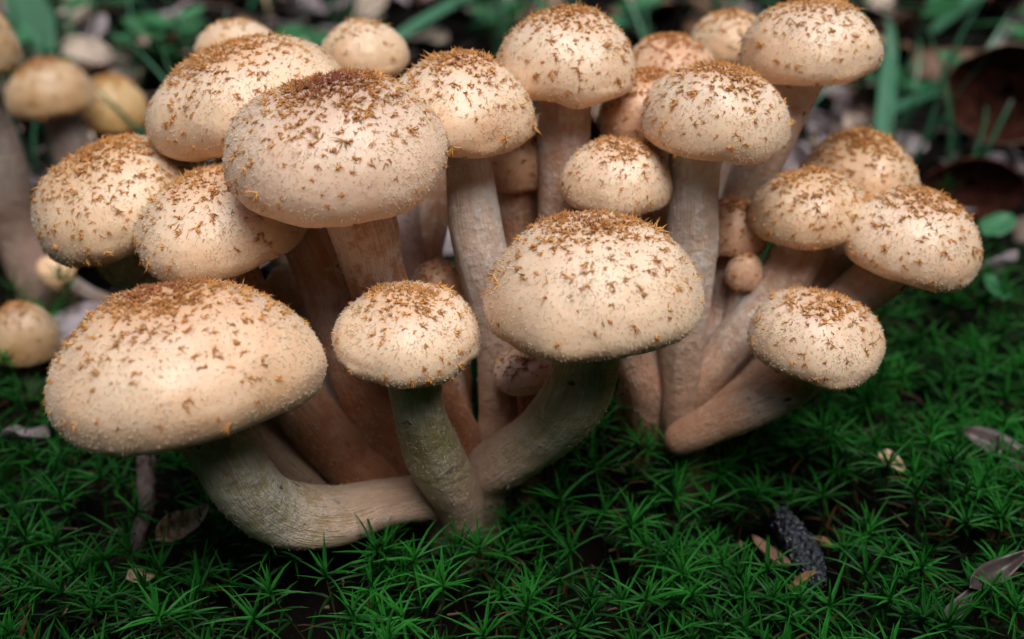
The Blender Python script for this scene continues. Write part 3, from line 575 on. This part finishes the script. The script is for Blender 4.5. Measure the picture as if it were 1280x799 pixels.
SEED = [leaf_mesh('leaf', 1.2+.4*i, .8+.25*i, M_GREEN, .2, .25, i*7.7, 2.4, 8, 4) for i in range(3)]
for i in range(34):
    y = 20+26*r.random(); x = r.uniform(-1, 1)*(y+14)*.5
    root = link('seedling', None, None, (x, y, float(ground_z(x, y))+.2)); root.empty_display_size = .01
    tag(root, 'small broad leaved green plant in the blurred background '+region(x, y), 'plant', 'small green plants in the background '+region(x, y))
    for j in range(int(r.integers(3, 6))):
        a = j*2.1+r.random(); h_ = 1.0+1.2*r.random()
        link('leaf', SEED[j % 3], root, (math.cos(a)*.9, math.sin(a)*.9, h_), (r.normal(0, .25), -.2+r.normal(0, .2), a))
        Gs, _, _ = tube([(0, 0, -.2, .05), (math.cos(a)*.2, math.sin(a)*.2, h_*.6, .04), (math.cos(a)*.7, math.sin(a)*.7, h_, .03)], 5, .4)
        link('stalk', mesh('stalk', Gs.reshape(-1, 3), grid_faces(len(Gs), 5)[:, ::-1], None, M_GREEN), root)

def broad_blade(p0, p1, Wd, label, arch=1.5, pitch=0):
    """a broad grass blade that runs from p0 to p1 in an arch"""
    p0 = np.array(p0, float); p1 = np.array(p1, float); d = p1-p0; V = []
    sd_ = np.cross(d, [0, 0, 1.]); sd_ /= np.linalg.norm(sd_)+1e-9; nl = 20
    for i in range(nl+1):
        t = i/nl; c = d*t+np.array([0, 0, arch*math.sin(math.pi*t)]); w_ = Wd/2*(1-t**3)*min(1, .5+t*3)+.01
        V += [c-sd_*w_+[0, 0, w_*.4], c, c+sd_*w_+[0, 0, w_*.4]]
    idx = np.arange((nl+1)*3).reshape(nl+1, 3)
    q = np.stack([idx[:-1, :-1], idx[1:, :-1], idx[1:, 1:], idx[:-1, 1:]], -1).reshape(-1, 4)
    tag(link('wild_grass', mesh('wild_grass', np.array(V), q, None, M_GRASS), None, p0), label, 'grass', 'broad single grass blades behind the mushrooms')
broad_blade((-18.3, 28.5, -.9), (-20.5, 31.5, 9.0), 1.7, 'broad pale green blade standing upright behind the far left mushrooms', .3)
broad_blade((-5.6, 29.5, -.5), (2.8, 41.5, .5), .8, 'long green blade lying diagonally behind the top centre of the cluster', .8)
broad_blade((3.6, 31.5, -.6), (10.0, 35, -.3), 1.3, 'arched green blade just behind the back cap with the orange top', 1.6)
broad_blade((11.2, 17.5, -.6), (14.2, 27.5, 1.5), .55, 'slanting green blade right of the highest cap, crossed by another', .8)
broad_blade((11.4, 19.5, 0), (16.2, 21.0, .3), .6, 'short green blade lying level right of the highest cap', .6)
broad_blade((15.5, 22.5, -.3), (14.6, 18.0, -.2), .5, 'green blade slanting beside the dark decayed cap at the right', 1.0)
broad_blade((18, 33, -.3), (26, 37, .5), 1.0, 'green blade crossing the upper right corner', 1.5)
broad_blade((-12.2, 37.5, -.4), (-9.8, 40, 3.0), .4, 'thin dark green blade at the top above the broad tilted cap', .4)
broad_blade((-23, 31, -.6), (-17.5, 27.5, .2), .9, 'green blade slanting down to the left above the far left mushrooms', 1.2)
twig([(-11.0, 36, -.5, .12), (-11.6, 38, 1.3, .12), (-12.3, 40, 3.2, .10)], 'straw coloured upright stalk at the top above the broad tilted cap', M_CHIP)

# broad green leaves at the right edge
for (x, y, z, rz, s_, lab) in ((11.9, 10.6, .3, .6, .7, 'rounded green leaf lying at the right edge beside the rightmost cap'), (10.6, 7.4, .2, 1.6, .55, 'dim green leaf standing in the moss below the rounded one at the right edge')):
    o = link('green_leaf', SEED[1], None, (x, y, z), (.15, -.25, rz)); o.scale = (s_,)*3; tag(o, lab, 'leaf', 'green leaves at the right edge')

# two old, dark, decayed caps seen from below
def decayed(c, nrm, R, label, skin, sx=1.0, stem=None):
    root = link('decayed_mushroom', None, None, (c[0], c[1], -.8)); root.empty_display_size = .01; tag(root, label, 'mushroom', 'dark decayed mushrooms at the right')
    nv = Vector(nrm).normalized(); x = Vector((1, 0, 0)); x = (x-nv*x.dot(nv)).normalized(); y = nv.cross(x)
    M = Matrix((x, y, nv)).transposed()
    u = np.linspace(0, 2*math.pi, 96, endpoint=False)
    top = [(.01, .42), (.3, .40), (.6, .30), (.85, .12), (1.0, -.12), (.99, -.2), (.95, -.18)]
    bot = [(.95, -.18), (.8, .0), (.55, .14), (.3, .2), (.12, .2)]
    for nm, pr, mt in (('cap', top, skin), ('gills', bot, M_DARKCAP)):
        G = np.zeros((len(pr), 96, 3))
        for i, (a, z) in enumerate(pr):
            wv = 1+.08*np.array([mnoise.noise(Vector((math.cos(t)*1.3, math.sin(t)*1.3, c[0]))) for t in u])
            rp = (.02*np.sin(u*32)*(nm == 'gills')*(i in (1, 2, 3)))
            G[i] = np.stack([np.cos(u)*a*R*sx*wv, np.sin(u)*a*R*wv, (z+rp+0*u)*R], -1)
        link(nm, mesh(nm, G.reshape(-1, 3), grid_faces(len(G), 96), None, mt), root, (0, 0, c[2]+.8), M.to_euler())
    if stem:
        G, fib, T = tube([(a-c[0], b-c[1], z+.8, q_) for a, b, z, q_ in stem], 16, .3, .1, 5)
        link('stem', mesh('stem', G.reshape(-1, 3), grid_faces(len(G), 16)[:, ::-1], None, STEM['mauve'], True, {'fib': ('FLOAT_VECTOR', fib), 'vv': ('FLOAT', T)}), root)
decayed((14.35, 17.0, 1.75), (.45, .85, .0), 1.45, 'large dark decayed cap with a pale rim, tipped over at the right edge', M_RIM, sx=1.15)
decayed((12.5, 13.8, .1), (.1, .95, .1), .95, 'smaller black decayed cap lying in front of the large dark one at the right', M_DARKCAP, sx=1.45)

M_CURL = leaf_litter_mat('dead_leaf_skin_curl', [(0, (.055, .042, .040)), (1, (.09, .07, .065))], .45)
# near bits and pieces on the moss
def chunk(name, pts, ns, mat, label, cat, rough=.35, flat=1.0, seed=0, smooth=False, grit=0.0):
    b = np.array(pts[len(pts)//2][:3]); G, fib, T = tube([(a-b[0], c_-b[1], d-b[2], e) for a, c_, d, e in pts], ns, .1 if not grit else .03, rough, seed)
    if grit:
        for i_ in np.ndindex(G.shape[:2]):
            v_ = Vector(G[i_]*9); k_ = mnoise.noise(v_)*grit+abs(mnoise.noise(v_*2.7))*grit*.7; G[i_] += np.array([mnoise.noise(v_+Vector((7, 0, 0))), mnoise.noise(v_+Vector((0, 7, 0))), k_/grit])*grit
    o = link(name, mesh(name, G.reshape(-1, 3), grid_faces(len(G), ns)[:, ::-1], None, mat, smooth), None, b); o.scale = (1, 1, flat)
    return tag(o, label, cat)
chunk('charred_wood', [(4.62, 1.1, -1.0, .05), (4.50, .6, -.72, .17), (4.48, -.1, -.50, .24), (4.62, -.75, -.50, .27), (4.72, -1.15, -.75, .16)], 36, M_CHAR, 'blue black charred piece of wood glistening in the dark hollow below the right mushrooms', 'charred wood', .25, seed=4, smooth=True, grit=.05)
o = link('seed_wing', leaf_mesh('seed_wing', .55, .27, M_CHIP, .1, .2, 3, 2.0, 8, 4), None, (6.3, .75, .28), (.6, .1, -1.05)); tag(o, 'pale tan pointed chip lying alone on the moss right of the hollow', 'chip')
o = link('dead_leaf', leaf_mesh('dead_leaf', 1.0, .5, LITTER[1], .5, .5, 9, 1.5, wav=.3), None, (3.95, -.8, -.45), (.5, .2, 1.9)); tag(o, 'small torn pinkish brown leaf piece left of the charred wood', 'dead leaf')
o = link('dead_leaf', leaf_mesh('dead_leaf', 1.25, .36, M_CURL, .9, .9, 5, 1.5, wav=.35), None, (7.05, -1.7, -.02), (.5, -.15, .5)); tag(o, 'curled shiny grey brown leaf in the moss at the lower right corner', 'dead leaf')
o = link('dead_leaf', leaf_mesh('dead_leaf', .9, .22, M_CURL, .9, 1.0, 6, 1.5, wav=.3), None, (6.3, -2.35, -.15), (.2, .1, .8)); tag(o, 'narrow rolled dark leaf strip next to the curled one at the lower right', 'dead leaf')
o = link('dead_leaf', leaf_mesh('dead_leaf', 1.9, .45, M_CURL, .4, .6, 8, 1.5, wav=.5), None, (8.6, 1.3, -.1), (.2, .1, -.75)); tag(o, 'soft brown leaf half sunk in the moss at the right edge', 'dead leaf')
o = link('dead_leaf', leaf_mesh('dead_leaf', 1.5, .8, LITTER[0], .3, .3, 4, 1.5, wav=.3), None, (-8.6, 2.0, -.1), (.1, .5, 1.9)); tag(o, 'mauve grey leaf sunk in the moss at the left edge', 'dead leaf')
o = link('dead_leaf', leaf_mesh('dead_leaf', 1.3, .42, M_CHIP, .4, .5, 2, 1.5, wav=.5), None, (-5.2, -.5, -.1), (.3, .2, 1.2)); tag(o, 'pale torn leaf piece in the moss left of the bent olive stem', 'dead leaf')
o = link('dead_leaf', leaf_mesh('dead_leaf', .45, .28, M_CHIP, .3, .4, 12, 2.0, 8, 4), None, (-5.5, -1.65, -.12), (.2, .3, .6)); tag(o, 'tiny pale crumb of leaf low in the moss at the lower left', 'dead leaf')
chunk('wood_chip', [(4.86, -.2, -.55, .03), (4.95, -.45, -.4, .07), (5.02, -.7, -.35, .03)], 8, M_WOOD, 'thin brown wood splinter right of the charred wood', 'wood chip', .5)
chunk('wood_chip', [(4.15, -1.55, -.42, .03), (4.4, -1.4, -.33, .07), (4.6, -1.3, -.3, .03)], 8, M_WOOD, 'reddish wood splinter lying at the lower end of the charred wood', 'wood chip', .5)
twig([(-6.5, 2.1, .3, .16), (-6.15, 1.0, .0, .17), (-5.95, -.1, -.25, .15), (-5.95, -.8, -.6, .09)], 'greyish twig standing in the dark gap below the largest cap')
twig([(-6.1, 1.9, .5, .12), (-5.5, 1.5, .15, .15), (-5.0, 1.1, -.3, .12)], 'short brown twig crossing behind the greyish one below the largest cap')

# unseen ring of leaves, added to block low sky light and deepen contrast
r = np.random.default_rng(5); nq = 42000
a = r.random(nq)*6.283; rad = 190+90*r.random(nq); z = r.random(nq)**1.1*300*(.75+.25*np.sin(a*5+1)*np.sin(a*3))
c = np.stack([np.cos(a)*rad, np.sin(a)*rad, z], 1); d1 = r.normal(0, 1, (nq, 3)); d1 /= np.linalg.norm(d1, axis=1, keepdims=True)
d2 = np.cross(d1, r.normal(0, 1, (nq, 3))); d2 /= np.linalg.norm(d2, axis=1, keepdims=True); sz = (7+6*r.random((nq, 1)))
V = np.stack([c-d1*sz, c-d2*sz*.45, c+d1*sz, c+d2*sz*.45], 1).reshape(-1, 3)
cc = np.repeat(np.array([[.04, .07, .025, 1.]])*(.6+.8*r.random((nq, 1))), 4, 0); cc[:, 3] = 1
tag(link('sky_blocking_leaves', mesh('sky_blocking_leaves', V, np.arange(nq*4).reshape(-1, 4), None, M_FIBRE, False, {'col': ('FLOAT_COLOR', cc)})), 'unseen ring of dark green leaves added to block low sky light', 'bushes', kind='stuff')

# needles and crumbs caught in the moss
r = np.random.default_rng(9); nd = 420
x = r.uniform(-9, 10, nd); y = r.uniform(-4, 9, nd); z = ground_z(x, y)+r.uniform(.25, 1.15, nd)
D = r.normal(0, 1, (nd, 3)); D[:, 2] *= .35; D /= np.linalg.norm(D, axis=1, keepdims=True)
N = np.cross(D, r.normal(0, 1, (nd, 3))); N /= np.linalg.norm(N, axis=1, keepdims=True)
c0 = np.array([[.14, .085, .05]])*(.4+1.3*r.random((nd, 1)))
V, Q, Tr, C = spikes(np.stack([x, y, z], 1), N, D, .12+.5*r.random(nd)**2, .012+.02*r.random(nd), np.zeros(nd), r.normal(0, .3, nd), c0, c0*.8)
tag(link('litter_crumbs', mesh('litter_crumbs', V, Q, Tr, M_SCALE, True, {'col': ('FLOAT_COLOR', C)})), 'tiny brown needles and crumbs caught among the moss leaves', 'litter', kind='stuff')
